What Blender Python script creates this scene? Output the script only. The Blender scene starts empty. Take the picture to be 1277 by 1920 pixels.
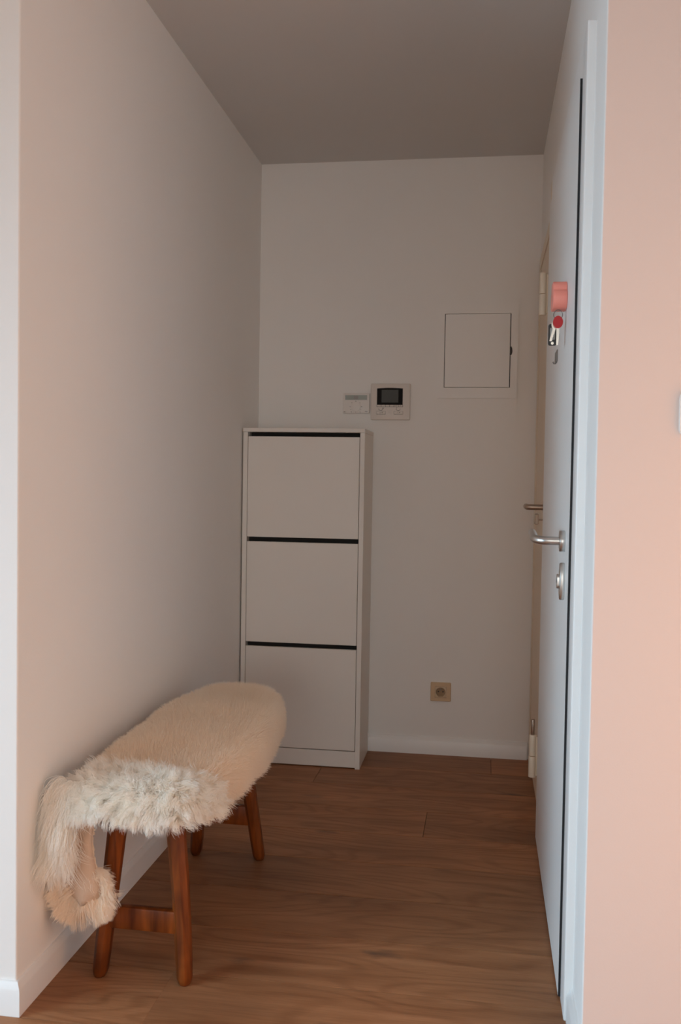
import bpy, bmesh, math
import numpy as np
from mathutils import Vector, Matrix

S = bpy.context.scene
COL = S.collection
rng = np.random.default_rng(7)

# ------------------------------------------------------------------ camera
F_PX, YAW, PITCH, ROLL, CAM_H = 1767.8, 0.1514, 0.0352, 0.0159, 1.1525
fw = Vector((-math.sin(YAW) * math.cos(PITCH), math.cos(YAW) * math.cos(PITCH), -math.sin(PITCH)))
rt = Vector((math.cos(YAW), math.sin(YAW), 0.0))
up = rt.cross(fw)
rt2 = rt * math.cos(ROLL) + up * math.sin(ROLL)
up2 = up * math.cos(ROLL) - rt * math.sin(ROLL)
cd = bpy.data.cameras.new('camera')
cd.sensor_fit = 'VERTICAL'
cd.sensor_height = 36.0
cd.lens = F_PX * 36.0 / 1920.0
cd.clip_start = 0.02
cd.dof.use_dof = True
cd.dof.focus_distance = 2.75
cd.dof.aperture_fstop = 4.5
cam = bpy.data.objects.new('camera', cd)
COL.objects.link(cam)
m = Matrix.Identity(4)
for i in range(3):
    m[i][0] = rt2[i]; m[i][1] = up2[i]; m[i][2] = -fw[i]
m[2][3] = CAM_H
cam.matrix_world = m
S.camera = cam

# ------------------------------------------------------------------ world, lights, exposure
w = bpy.data.worlds.new('overcast_sky')
S.world = w
w.use_nodes = True
w.node_tree.nodes['Background'].inputs[0].default_value = (0.80, 0.90, 1.0, 1)
w.node_tree.nodes['Background'].inputs[1].default_value = 0.2

# room dimensions (metres); the camera stands at x = y = 0
XL, XR, YB, YF, ZC = -0.965, 0.208, 3.954, 1.850, 2.481
RX0, RX1, RY0 = -2.80, 1.00, -4.00        # the room the camera stands in
WIN = (-1.10, 1.10, 0.30, 1.75)           # window in its left wall: y0, y1, z0, z1
WIN2 = (-0.90, 0.80, 0.10, 2.10)          # unseen window added behind the camera for frontal light: x0, x1, z0, z1



def window_light(name, w, h, loc, rot, watts, color):
    d = bpy.data.lights.new(name, 'AREA')
    d.shape = 'RECTANGLE'
    d.size, d.size_y = w, h
    d.energy, d.color = watts, color
    d.spread = math.radians(130)
    o = bpy.data.objects.new(name, d)
    o.location, o.rotation_euler = loc, rot
    COL.objects.link(o)


TILT = 20.0       # skylight falls in from above, so the daylight panels lean down
E_LEFT, C_LEFT = 72.0, (0.53, 0.80, 0.99)
E_REAR, C_REAR = 27.0, (1.0, 0.97, 0.91)
E_BOUNCE, C_BOUNCE = 8.0, (1.0, 0.60, 0.30)
window_light('window_daylight', WIN[1] - WIN[0] - 0.16, WIN[3] - WIN[2] - 0.16, (RX0 + 0.02, (WIN[0] + WIN[1]) / 2, (WIN[2] + WIN[3]) / 2),
             (math.radians(90 - TILT), 0, math.radians(-90)), E_LEFT, C_LEFT)
window_light('added_rear_light', WIN2[1] - WIN2[0] - 0.16, WIN2[3] - WIN2[2] - 0.16, ((WIN2[0] + WIN2[1]) / 2, RY0 + 0.02, (WIN2[2] + WIN2[3]) / 2),
             (math.radians(90 - TILT), 0, 0), E_REAR, C_REAR)  # added unseen light facing the hall, brightens its end wall
sd = bpy.data.lights.new('bounce_sun', 'SUN')  # added unseen sun: lights the side wall to bounce pink into the hall
sd.energy = E_BOUNCE
sd.angle = math.radians(1.0)
sd.color = C_BOUNCE
sun = bpy.data.objects.new('bounce_sun', sd)
sun.rotation_euler = Vector((1.0, 0.16, -0.04)).to_track_quat('-Z', 'Y').to_euler()
sun.location = (-6, 0, 3)
COL.objects.link(sun)

S.cycles.max_bounces = 16
S.cycles.diffuse_bounces = 10
S.view_settings.view_transform = 'Standard'
S.view_settings.look = 'None'
S.view_settings.gamma = 1.0
S.view_settings.use_curve_mapping = False
S.view_settings.exposure = 0.0


# ------------------------------------------------------------------ materials
def nodes_of(name):
    mt = bpy.data.materials.new(name)
    mt.use_nodes = True
    nt = mt.node_tree
    return mt, nt, nt.nodes['Principled BSDF']


def nd(nt, kind, **kw):
    n = nt.nodes.new(kind)
    for k, v in kw.items():
        if hasattr(n, k):
            setattr(n, k, v)
        else:
            n.inputs[k].default_value = v
    return n


def mat(name, col, rough=0.5, metal=0.0, vary=0.04, scale=12.0, bump=0.0, bscale=300.0, spec=0.5, aniso=None):
    mt, nt, b = nodes_of(name)
    tc = nd(nt, 'ShaderNodeTexCoord')
    vec = tc.outputs['Object']
    if aniso:
        mp = nd(nt, 'ShaderNodeMapping')
        mp.inputs['Scale'].default_value = aniso
        nt.links.new(vec, mp.inputs['Vector'])
        vec = mp.outputs['Vector']
    nz = nd(nt, 'ShaderNodeTexNoise')
    nz.inputs['Scale'].default_value = scale
    nz.inputs['Detail'].default_value = 4
    nt.links.new(vec, nz.inputs['Vector'])
    mx = nd(nt, 'ShaderNodeMix', data_type='RGBA')
    c = np.array(col)
    mx.inputs[6].default_value = (*np.clip(c * (1 - vary), 0, 1), 1)
    mx.inputs[7].default_value = (*np.clip(c * (1 + vary), 0, 1), 1)
    nt.links.new(nz.outputs['Fac'], mx.inputs[0])
    nt.links.new(mx.outputs[2], b.inputs['Base Color'])
    b.inputs['Roughness'].default_value = rough
    b.inputs['Metallic'].default_value = metal
    b.inputs['Specular IOR Level'].default_value = spec
    if bump:
        n2 = nd(nt, 'ShaderNodeTexNoise')
        n2.inputs['Scale'].default_value = bscale
        n2.inputs['Detail'].default_value = 3
        nt.links.new(tc.outputs['Object'], n2.inputs['Vector'])
        bp = nd(nt, 'ShaderNodeBump')
        bp.inputs['Strength'].default_value = bump
        bp.inputs['Distance'].default_value = 0.001
        nt.links.new(n2.outputs['Fac'], bp.inputs['Height'])
        nt.links.new(bp.outputs['Normal'], b.inputs['Normal'])
    return mt


def wood_planks():
    mt, nt, b = nodes_of('oiled_oak')
    L = nt.links.new
    tc = nd(nt, 'ShaderNodeTexCoord')
    oi = nd(nt, 'ShaderNodeObjectInfo')
    off = nd(nt, 'ShaderNodeVectorMath', operation='SCALE')
    cmb = nd(nt, 'ShaderNodeCombineXYZ')
    L(oi.outputs['Random'], cmb.inputs[0]); L(oi.outputs['Random'], cmb.inputs[1]); L(oi.outputs['Random'], cmb.inputs[2])
    L(cmb.outputs[0], off.inputs[0]); off.inputs['Scale'].default_value = 37.0
    add = nd(nt, 'ShaderNodeVectorMath', operation='ADD')
    L(tc.outputs['Object'], add.inputs[0]); L(off.outputs[0], add.inputs[1])

    def mapped(sx, sy):
        mp = nd(nt, 'ShaderNodeMapping')
        mp.inputs['Scale'].default_value = (sx, sy, 1)
        L(add.outputs[0], mp.inputs['Vector'])
        return mp.outputs[0]
    # cathedral grain: contour bands of a stretched noise
    n0 = nd(nt, 'ShaderNodeTexNoise'); n0.inputs['Scale'].default_value = 1.0; n0.inputs['Detail'].default_value = 1.5
    L(mapped(1.1, 5.0), n0.inputs['Vector'])
    mu = nd(nt, 'ShaderNodeMath', operation='MULTIPLY'); mu.inputs[1].default_value = 120.0
    L(n0.outputs['Fac'], mu.inputs[0])
    si = nd(nt, 'ShaderNodeMath', operation='SINE'); L(mu.outputs[0], si.inputs[0])
    ring = nd(nt, 'ShaderNodeMapRange'); ring.inputs[1].default_value = -1; ring.inputs[2].default_value = 1
    L(si.outputs[0], ring.inputs[0])
    # streaks and pores
    n1 = nd(nt, 'ShaderNodeTexNoise'); n1.inputs['Scale'].default_value = 1.0; n1.inputs['Detail'].default_value = 6
    L(mapped(1.6, 26), n1.inputs['Vector'])
    n2 = nd(nt, 'ShaderNodeTexNoise'); n2.inputs['Scale'].default_value = 1.0; n2.inputs['Detail'].default_value = 3
    L(mapped(14, 420), n2.inputs['Vector'])
    n3 = nd(nt, 'ShaderNodeTexNoise'); n3.inputs['Scale'].default_value = 1.0; n3.inputs['Detail'].default_value = 3
    L(mapped(2.2, 4.5), n3.inputs['Vector'])

    def ramp(src, stops):
        r = nd(nt, 'ShaderNodeValToRGB')
        e = r.color_ramp.elements
        e[0].position, e[0].color = stops[0][0], (*stops[0][1], 1)
        e[1].position, e[1].color = stops[1][0], (*stops[1][1], 1)
        for p, c in stops[2:]:
            x = e.new(p); x.color = (*c, 1)
        L(src, r.inputs[0])
        return r.outputs[0]

    def mix(a, bb, fac, mode='MULTIPLY'):
        x = nd(nt, 'ShaderNodeMix', data_type='RGBA', blend_type=mode)
        if isinstance(fac, float):
            x.inputs[0].default_value = fac
        else:
            L(fac, x.inputs[0])
        L(a, x.inputs[6])
        if isinstance(bb, tuple):
            x.inputs[7].default_value = (*bb, 1)
        else:
            L(bb, x.inputs[7])
        return x.outputs[2]
    base = ramp(n1.outputs['Fac'], [(0.3, (0.33, 0.145, 0.062)), (0.72, (0.45, 0.218, 0.105))])
    base = mix(base, ramp(ring.outputs[0], [(0.0, (0.74, 0.68, 0.62)), (0.5, (1, 1, 1))]), 0.6)
    base = mix(base, ramp(n2.outputs['Fac'], [(0.38, (0.70, 0.64, 0.60)), (0.55, (1, 1, 1))]), 0.45)
    base = mix(base, ramp(n3.outputs['Fac'], [(0.3, (0.72, 0.70, 0.70)), (0.65, (1.10, 1.08, 1.05))]), 0.8)
    # knots: sparse dark ovals
    vo = nd(nt, 'ShaderNodeTexVoronoi'); vo.inputs['Scale'].default_value = 1.0
    L(mapped(2.6, 6.5), vo.inputs['Vector'])
    n4 = nd(nt, 'ShaderNodeTexNoise'); n4.inputs['Scale'].default_value = 1.0; n4.inputs['Detail'].default_value = 3
    L(mapped(26, 60), n4.inputs['Vector'])
    wob = nd(nt, 'ShaderNodeMath', operation='MULTIPLY_ADD'); wob.inputs[1].default_value = 0.16; wob.inputs[2].default_value = -0.08
    L(n4.outputs['Fac'], wob.inputs[0])
    dd = nd(nt, 'ShaderNodeMath', operation='ADD'); L(vo.outputs['Distance'], dd.inputs[0]); L(wob.outputs[0], dd.inputs[1])
    kn = nd(nt, 'ShaderNodeMapRange'); kn.inputs[1].default_value = 0.03; kn.inputs[2].default_value = 0.17
    kn.inputs[3].default_value = 1; kn.inputs[4].default_value = 0
    L(dd.outputs[0], kn.inputs[0])
    sep = nd(nt, 'ShaderNodeSeparateColor'); L(vo.outputs['Color'], sep.inputs[0])
    gate = nd(nt, 'ShaderNodeMath', operation='GREATER_THAN'); gate.inputs[1].default_value = 0.40
    L(sep.outputs[0], gate.inputs[0])
    kf = nd(nt, 'ShaderNodeMath', operation='MULTIPLY'); L(kn.outputs[0], kf.inputs[0]); L(gate.outputs[0], kf.inputs[1])
    kf2 = nd(nt, 'ShaderNodeMath', operation='MULTIPLY'); kf2.inputs[1].default_value = 0.85; L(kf.outputs[0], kf2.inputs[0])
    base = mix(base, (0.075, 0.052, 0.040), kf2.outputs[0], 'MIX')
    # plank to plank tone
    tone = ramp(oi.outputs['Random'], [(0.0, (0.86, 0.84, 0.82)), (1.0, (1.10, 1.06, 1.02))])
    base = mix(base, tone, 1.0)
    L(base, b.inputs['Base Color'])
    b.inputs['Roughness'].default_value = 0.52
    b.inputs['Specular IOR Level'].default_value = 0.35
    bp = nd(nt, 'ShaderNodeBump'); bp.inputs['Strength'].default_value = 0.25; bp.inputs['Distance'].default_value = 0.0006
    L(n2.outputs['Fac'], bp.inputs['Height']); L(bp.outputs[0], b.inputs['Normal'])
    return mt


def stool_wood():
    mt, nt, b = nodes_of('stained_elm')
    L = nt.links.new
    tc = nd(nt, 'ShaderNodeTexCoord')
    mp = nd(nt, 'ShaderNodeMapping'); mp.inputs['Scale'].default_value = (38, 38, 4)
    L(tc.outputs['Object'], mp.inputs[0])
    n1 = nd(nt, 'ShaderNodeTexNoise'); n1.inputs['Scale'].default_value = 1.0; n1.inputs['Detail'].default_value = 6
    n1.inputs['Distortion'].default_value = 0.6
    L(mp.outputs[0], n1.inputs['Vector'])
    r = nd(nt, 'ShaderNodeValToRGB')
    e = r.color_ramp.elements
    e[0].position, e[0].color = 0.30, (0.085, 0.018, 0.003, 1)
    e[1].position, e[1].color = 0.72, (0.30, 0.075, 0.011, 1)
    L(n1.outputs['Fac'], r.inputs[0])
    n2 = nd(nt, 'ShaderNodeTexNoise'); n2.inputs['Scale'].default_value = 9.0; n2.inputs['Detail'].default_value = 3
    L(tc.outputs['Object'], n2.inputs['Vector'])
    r2 = nd(nt, 'ShaderNodeValToRGB')
    r2.color_ramp.elements[0].position = 0.32; r2.color_ramp.elements[0].color = (0.42, 0.38, 0.36, 1)
    r2.color_ramp.elements[1].position = 0.56; r2.color_ramp.elements[1].color = (1, 1, 1, 1)
    L(n2.outputs['Fac'], r2.inputs[0])
    x = nd(nt, 'ShaderNodeMix', data_type='RGBA', blend_type='MULTIPLY'); x.inputs[0].default_value = 0.8
    L(r.outputs[0], x.inputs[6]); L(r2.outputs[0], x.inputs[7])
    L(x.outputs[2], b.inputs['Base Color'])
    b.inputs['Roughness'].default_value = 0.42
    b.inputs['Specular IOR Level'].default_value = 0.3
    return mt


def wool_mat(name, col, tip):
    mt = bpy.data.materials.new(name); mt.use_nodes = True
    nt = mt.node_tree; nt.nodes.clear(); L = nt.links.new
    out = nd(nt, 'ShaderNodeOutputMaterial')
    tc = nd(nt, 'ShaderNodeTexCoord')
    nz = nd(nt, 'ShaderNodeTexNoise'); nz.inputs['Scale'].default_value = 14; nz.inputs['Detail'].default_value = 3
    L(tc.outputs['Object'], nz.inputs['Vector'])
    mx = nd(nt, 'ShaderNodeMix', data_type='RGBA')
    mx.inputs[6].default_value = (*col, 1); mx.inputs[7].default_value = (*tip, 1)
    L(nz.outputs['Fac'], mx.inputs[0])
    d = nd(nt, 'ShaderNodeBsdfDiffuse'); t = nd(nt, 'ShaderNodeBsdfTranslucent')
    L(mx.outputs[2], d.inputs[0]); L(mx.outputs[2], t.inputs[0])
    ms = nd(nt, 'ShaderNodeMixShader'); ms.inputs[0].default_value = 0.25
    L(d.outputs[0], ms.inputs[1]); L(t.outputs[0], ms.inputs[2]); L(ms.outputs[0], out.inputs[0])
    return mt


M = {}
M['white_wall'] = mat('white_wall_paint', (0.87, 0.86, 0.84), 0.75, vary=0.015, scale=3, bump=0.25, bscale=260, spec=0.25)
M['pink_wall'] = mat('peach_pink_wall_paint', (0.76, 0.62, 0.555), 0.75, vary=0.015, scale=3, bump=0.2, bscale=260, spec=0.25)
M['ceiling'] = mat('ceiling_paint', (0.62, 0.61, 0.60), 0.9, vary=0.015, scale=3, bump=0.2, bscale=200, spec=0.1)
M['trim'] = mat('white_lacquered_trim', (0.86, 0.855, 0.845), 0.38, vary=0.01, scale=6)
M['door_white'] = mat('white_door_laminate', (0.84, 0.835, 0.825), 0.42, vary=0.01, scale=6, bump=0.1, bscale=500)
M['cream'] = mat('cream_lacquer', (0.80, 0.70, 0.56), 0.45, vary=0.02)
M['cream_dark'] = mat('cream_lacquer_leaf', (0.80, 0.68, 0.54), 0.5, vary=0.02)
M['black'] = mat('black_rubber', (0.006, 0.007, 0.010), 0.6, vary=0.1)
M['void'] = mat('dark_cabinet_interior', (0.02, 0.018, 0.016), 0.8, vary=0.1)
M['cab'] = mat('white_foil_cabinet', (0.80, 0.77, 0.725), 0.45, vary=0.012, scale=5, bump=0.12, bscale=420)
M['steel'] = mat('brushed_steel', (0.62, 0.61, 0.59), 0.33, 1.0, vary=0.04, scale=60, aniso=(1, 1, 14))
M['bronze'] = mat('worn_nickel', (0.46, 0.36, 0.29), 0.38, 1.0, vary=0.08)
M['dark_steel'] = mat('dull_grey_steel', (0.30, 0.29, 0.28), 0.4, 1.0, vary=0.04)
M['chrome'] = mat('nickel_plated_key', (0.80, 0.77, 0.70), 0.22, 1.0, vary=0.03)
M['coral'] = mat('coral_pink_plastic', (0.95, 0.32, 0.25), 0.42, vary=0.02)
M['red'] = mat('red_key_plastic', (0.50, 0.004, 0.010), 0.35, vary=0.05)
M['tag_black'] = mat('black_plastic', (0.008, 0.008, 0.009), 0.4, vary=0.1)
M['paper'] = mat('grey_paper_insert', (0.42, 0.42, 0.41), 0.3, vary=0.08, scale=200)
M['plastic'] = mat('off_white_plastic', (0.74, 0.69, 0.64), 0.4, vary=0.01)
M['plastic_w'] = mat('white_plastic', (0.80, 0.77, 0.74), 0.4, vary=0.01)
M['beige'] = mat('beige_plastic', (0.66, 0.47, 0.29), 0.45, vary=0.02)
M['beige_shaded'] = mat('shaded_beige_plastic', (0.34, 0.23, 0.13), 0.6, vary=0.03)  # beige darkened to paint the shade of the socket recess
M['beige_in'] = mat('beige_plastic_insert', (0.66, 0.50, 0.33), 0.45, vary=0.02)
M['screen_frame'] = mat('black_screen_surround', (0.010, 0.009, 0.009), 0.6, vary=0.1, spec=0.15)
M['screen'] = mat('dark_glass_screen', (0.085, 0.092, 0.090), 0.45, vary=0.05, spec=0.2)
M['lcd'] = mat('grey_green_display', (0.36, 0.40, 0.37), 0.3, vary=0.04)
M['print'] = mat('dark_grey_print', (0.06, 0.055, 0.05), 0.6, vary=0.1)
M['print_soft'] = mat('grey_print', (0.36, 0.34, 0.32), 0.6, vary=0.05)
M['paint_panel'] = mat('painted_metal_panel', (0.87, 0.86, 0.84), 0.55, vary=0.012, scale=4, bump=0.1, bscale=300)
M['leather'] = mat('sheepskin_leather', (0.66, 0.49, 0.37), 0.75, vary=0.10, scale=22, bump=0.5, bscale=160)
M['hide'] = mat('wool_underlayer', (0.90, 0.74, 0.58), 0.95, vary=0.08, scale=40)
M['plank'] = wood_planks()
M['elm'] = stool_wood()
M['wool'] = wool_mat('cream_wool', (0.99, 0.88, 0.75), (0.995, 0.92, 0.81))
M['wool_white'] = wool_mat('white_curly_wool', (0.995, 0.955, 0.88), (0.998, 0.98, 0.95))
M['glass'], _nt, _b = nodes_of('window_glass')
_tr = nd(_nt, 'ShaderNodeBsdfTransparent'); _gl = nd(_nt, 'ShaderNodeBsdfGlossy', Roughness=0.02)
_ms = nd(_nt, 'ShaderNodeMixShader'); _ms.inputs[0].default_value = 0.06
_nt.links.new(_tr.outputs[0], _ms.inputs[1]); _nt.links.new(_gl.outputs[0], _ms.inputs[2])
_nt.links.new(_ms.outputs[0], _nt.nodes['Material Output'].inputs[0])


# ------------------------------------------------------------------ mesh helpers
def add_box(bm, x0, x1, y0, y1, z0, z1, bev=0.0, seg=2):
    r = bmesh.ops.create_cube(bm, size=1.0)
    vs = r['verts']
    for v in vs:
        v.co = Vector(((x0 + x1) / 2 + v.co.x * (x1 - x0), (y0 + y1) / 2 + v.co.y * (y1 - y0), (z0 + z1) / 2 + v.co.z * (z1 - z0)))
    if bev > 0:
        es = list({e for v in vs for e in v.link_edges})
        bmesh.ops.bevel(bm, geom=es, offset=bev, segments=seg, affect='EDGES', profile=0.5)


def add_prism(bm, poly, axis, a0, a1):
    """poly: 2D points; extruded along axis (0, 1 or 2) from a0 to a1. The two other axes take the 2D coordinates in order."""
    ia, ib = [i for i in range(3) if i != axis]
    rings = []
    for a in (a0, a1):
        ring = []
        for p in poly:
            c = [0, 0, 0]; c[axis] = a; c[ia] = p[0]; c[ib] = p[1]
            ring.append(bm.verts.new(c))
        rings.append(ring)
    n = len(poly)
    bm.faces.new(rings[0]); bm.faces.new(rings[1])
    for i in range(n):
        bm.faces.new((rings[0][i], rings[0][(i + 1) % n], rings[1][(i + 1) % n], rings[1][i]))
    bmesh.ops.recalc_face_normals(bm, faces=bm.faces[:])


def add_cyl(bm, p0, p1, r0, r1=None, seg=24, bev=0.0):
    r1 = r0 if r1 is None else r1
    p0, p1 = Vector(p0), Vector(p1)
    d = p1 - p0
    rot = d.to_track_quat('Z', 'Y').to_matrix().to_4x4()
    prof = [(0, r0), (d.length, r1)]
    if bev:
        prof = [(0, r0 - bev), (bev * .3, r0 - bev * .3), (bev, r0), (d.length - bev, r1), (d.length - bev * .3, r1 - bev * .3), (d.length, r1 - bev)]
    rings = []
    for z, r in prof:
        rings.append([bm.verts.new(p0 + rot @ Vector((r * math.cos(2 * math.pi * k / seg), r * math.sin(2 * math.pi * k / seg), z))) for k in range(seg)])
    bm.faces.new(rings[0][::-1]); bm.faces.new(rings[-1])
    for a, b in zip(rings, rings[1:]):
        for k in range(seg):
            bm.faces.new((a[k], a[(k + 1) % seg], b[(k + 1) % seg], b[k]))


def add_tube(bm, pts, rad, seg=16, close=False):
    pts = [Vector(p) for p in pts]
    n = len(pts)
    rads = rad if isinstance(rad, (list, tuple)) else [rad] * n
    rings = []
    t0 = None; nrm = None
    for i, p in enumerate(pts):
        a = pts[(i - 1) % n] if close or i > 0 else p
        b = pts[(i + 1) % n] if close or i < n - 1 else p
        t = (b - a).normalized()
        if nrm is None:
            nrm = t.orthogonal().normalized()
        else:
            nrm = (nrm - t * nrm.dot(t)).normalized()
        bi = t.cross(nrm)
        rings.append([bm.verts.new(p + (nrm * math.cos(2 * math.pi * k / seg) + bi * math.sin(2 * math.pi * k / seg)) * rads[i]) for k in range(seg)])
    pairs = list(zip(rings, rings[1:])) + ([(rings[-1], rings[0])] if close else [])
    for a, b in pairs:
        for k in range(seg):
            bm.faces.new((a[k], a[(k + 1) % seg], b[(k + 1) % seg], b[k]))
    if not close:
        bm.faces.new(rings[0][::-1]); bm.faces.new(rings[-1])


def link(name, bm, material, parent=None, smooth=None):
    bmesh.ops.recalc_face_normals(bm, faces=bm.faces[:])
    me = bpy.data.meshes.new(name)
    bm.to_mesh(me); bm.free()
    for mm in (material if isinstance(material, (list, tuple)) else [material]):
        me.materials.append(mm)
    if smooth is not None:
        me.polygons.foreach_set('use_smooth', [True] * len(me.polygons))
        me.set_sharp_from_angle(angle=math.radians(smooth))
    o = bpy.data.objects.new(name, me)
    COL.objects.link(o)
    if parent:
        o.parent = parent
        o.matrix_parent_inverse = Matrix.Translation(parent.location).inverted()
    return o


def box(name, x0, x1, y0, y1, z0, z1, material, parent=None, bev=0.0, seg=2):
    bm = bmesh.new(); add_box(bm, x0, x1, y0, y1, z0, z1, bev, seg)
    return link(name, bm, material, parent, 35 if bev else None)


def cyl(name, p0, p1, r0, material, parent=None, r1=None, seg=28, bev=0.0):
    bm = bmesh.new(); add_cyl(bm, p0, p1, r0, r1, seg, bev)
    return link(name, bm, material, parent, 40)


def tube(name, pts, rad, material, parent=None, seg=16, close=False):
    bm = bmesh.new(); add_tube(bm, pts, rad, seg, close)
    return link(name, bm, material, parent, 50)


def prism(name, poly, axis, a0, a1, material, parent=None, bev=0.0, smooth=None):
    bm = bmesh.new(); add_prism(bm, poly, axis, a0, a1)
    if bev:
        bmesh.ops.bevel(bm, geom=[e for e in bm.edges if len(e.link_faces) == 2 and e.calc_face_angle(0) > 0.9], offset=bev, segments=2, affect='EDGES', profile=0.5)
    return link(name, bm, material, parent, smooth)


def struct(o, label=None):
    o['kind'] = 'structure'
    if label:
        o['label'] = label
    return o


def thing(name, label, cat, loc=(0, 0, 0), group=None):
    o = bpy.data.objects.new(name, None)
    o.empty_display_size = 0.05
    o.location = loc
    COL.objects.link(o)
    o['label'] = label; o['category'] = cat
    if group:
        o['group'] = group
    return o


def rounded_rect(cx, cy, w, h, r, n=5):
    out = []
    for k, (sx, sy) in enumerate(((1, 1), (-1, 1), (-1, -1), (1, -1))):
        for i in range(n + 1):
            a = math.radians(90 * k + 90 * i / n)
            out.append((cx + sx * (w / 2 - r) + r * math.cos(a), cy + sy * (h / 2 - r) + r * math.sin(a)))
    return out


# ================================================================== THE SETTING
# floor: subfloor slab with separate oak planks laid across the hall
floor = struct(box('floor', RX0, RX1, RY0, YB + 0.1, -0.06, -0.0135, M['void']), 'oiled oak plank floor')
seams = [1.838 - 0.236 * k for k in range(18, 0, -1)] + [1.838, 2.075, 2.306, 2.543, 2.780, 3.015, 3.248, 3.486, 3.722, 3.958]
first_joint = {1.838: [-0.69], 2.075: [0.9], 2.306: [-1.6, 1.2], 2.543: [0.75], 2.780: [-1.2], 3.015: [-0.175], 3.248: [0.6], 3.486: [-0.62], 3.722: [0.05]}
plank_mesh = {}


def plank_data(L, W):
    key = (round(L, 2), round(W, 3))
    if key not in plank_mesh:
        bm = bmesh.new()
        add_box(bm, -key[0] / 2, key[0] / 2, -key[1] / 2, key[1] / 2, -0.014, 0.0, 0.0004, 1)
        me = bpy.data.meshes.new('plank'); bm.to_mesh(me); bm.free()
        me.materials.append(M['plank'])
        plank_mesh[key] = me
    return plank_mesh[key]


for i in range(len(seams) - 1):
    y0, y1 = seams[i], seams[i + 1]
    hall = y0 > 1.8
    lo_x, hi_x = (XL - 0.01, XR + 0.03) if y0 > 1.85 else (RX0, RX1)
    js = [j for j in first_joint.get(round(y0, 3), [RX0 + 0.6 + 0.9 * ((i * 0.37) % 1), RX0 + 2.6 + 0.9 * ((i * 0.37) % 1)]) if lo_x + .05 < j < hi_x - .05]
    xs = [lo_x] + js + [hi_x]
    for a, b in zip(xs, xs[1:]):
        o = bpy.data.objects.new('plank', plank_data(b - a - 0.0018, y1 - y0 - 0.0018))
        o.location = ((a + b) / 2, (y0 + y1) / 2, 0.0)
        o.parent = floor
        COL.objects.link(o)

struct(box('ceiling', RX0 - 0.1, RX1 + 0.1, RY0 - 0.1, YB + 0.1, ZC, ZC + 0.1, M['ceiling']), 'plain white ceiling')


def arc(cx, cy, r, a0, a1, n=5):
    return [(cx + r * math.cos(math.radians(a0 + (a1 - a0) * i / n)), cy + r * math.sin(math.radians(a0 + (a1 - a0) * i / n))) for i in range(n + 1)]


# left wall of the hall and the strip of wall facing the room, one L-shaped body with a rounded plaster corner
rc = 0.004
poly = [(RX0, YF)] + arc(XL - rc, YF + rc, rc, -90, 0) + [(XL, YB + 0.1), (XL - 0.12, YB + 0.1), (XL - 0.12, YF + 0.12), (RX0, YF + 0.12)]
struct(prism('wall_left', poly, 2, -0.01, ZC + 0.01, M['white_wall'], smooth=40), 'white painted wall on the stool side of the hall')
struct(box('wall_back', XL - 0.12, XR + 0.15, YB, YB + 0.12, -0.01, ZC + 0.01, M['white_wall']), 'white painted end wall of the hall')

# right wall of the hall (white) turning into the peach pink wall that faces the room; two door openings
D1 = (2.1176, 3.072, 2.0232)     # entry door leaf: y0, y1, top
D2 = (3.190, 3.885, 2.005)       # inner door leaf
bm = bmesh.new()
poly = arc(XR + rc, YF + rc, rc, 180, 270) + [(RX1, YF), (RX1, YF + 0.12), (XR + 0.12, YF + 0.12), (XR + 0.12, D1[0] - 0.01), (XR, D1[0] - 0.01)]
add_prism(bm, poly, 2, -0.01, ZC + 0.01)
add_box(bm, XR, XR + 0.12, D1[0] - 0.01, YB, D1[2] + 0.012, ZC + 0.01)
add_box(bm, XR, XR + 0.12, D1[1] + 0.01, D2[0] - 0.01, -0.01, D1[2] + 0.012)
add_box(bm, XR, XR + 0.12, D2[1] + 0.01, YB, -0.01, D1[2] + 0.012)
wr = link('wall_right', bm, [M['white_wall'], M['pink_wall']], None, 40)
for p in wr.data.polygons:
    if p.normal.y < -0.75 and p.center.y < YF + 0.02:
        p.material_index = 1
struct(wr, 'white hall wall with the doors, its room side painted peach pink')

# the rest of the room around the camera
struct(box('wall_side', RX1, RX1 + 0.12, RY0, YF + 0.12, -0.01, ZC + 0.01, M['pink_wall']), 'peach pink side wall of the room')
bm = bmesh.new()
for x0, x1, z0, z1 in ((RX0, WIN2[0], -0.01, ZC + 0.01), (WIN2[1], RX1, -0.01, ZC + 0.01), (WIN2[0], WIN2[1], -0.01, WIN2[2]), (WIN2[0], WIN2[1], WIN2[3], ZC + 0.01)):
    add_box(bm, x0, x1, RY0 - 0.2, RY0, z0, z1)
struct(link('wall_rear', bm, M['pink_wall']), 'peach pink wall with the added window')
bm = bmesh.new()
for y0, y1, z0, z1 in ((RY0, WIN[0], -0.01, ZC + 0.01), (WIN[1], YF + 0.12, -0.01, ZC + 0.01), (WIN[0], WIN[1], -0.01, WIN[2]), (WIN[0], WIN[1], WIN[3], ZC + 0.01)):
    add_box(bm, RX0 - 0.2, RX0, y0, y1, z0, z1)
struct(link('wall_window', bm, M['white_wall']), 'white room wall with the side window')


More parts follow.
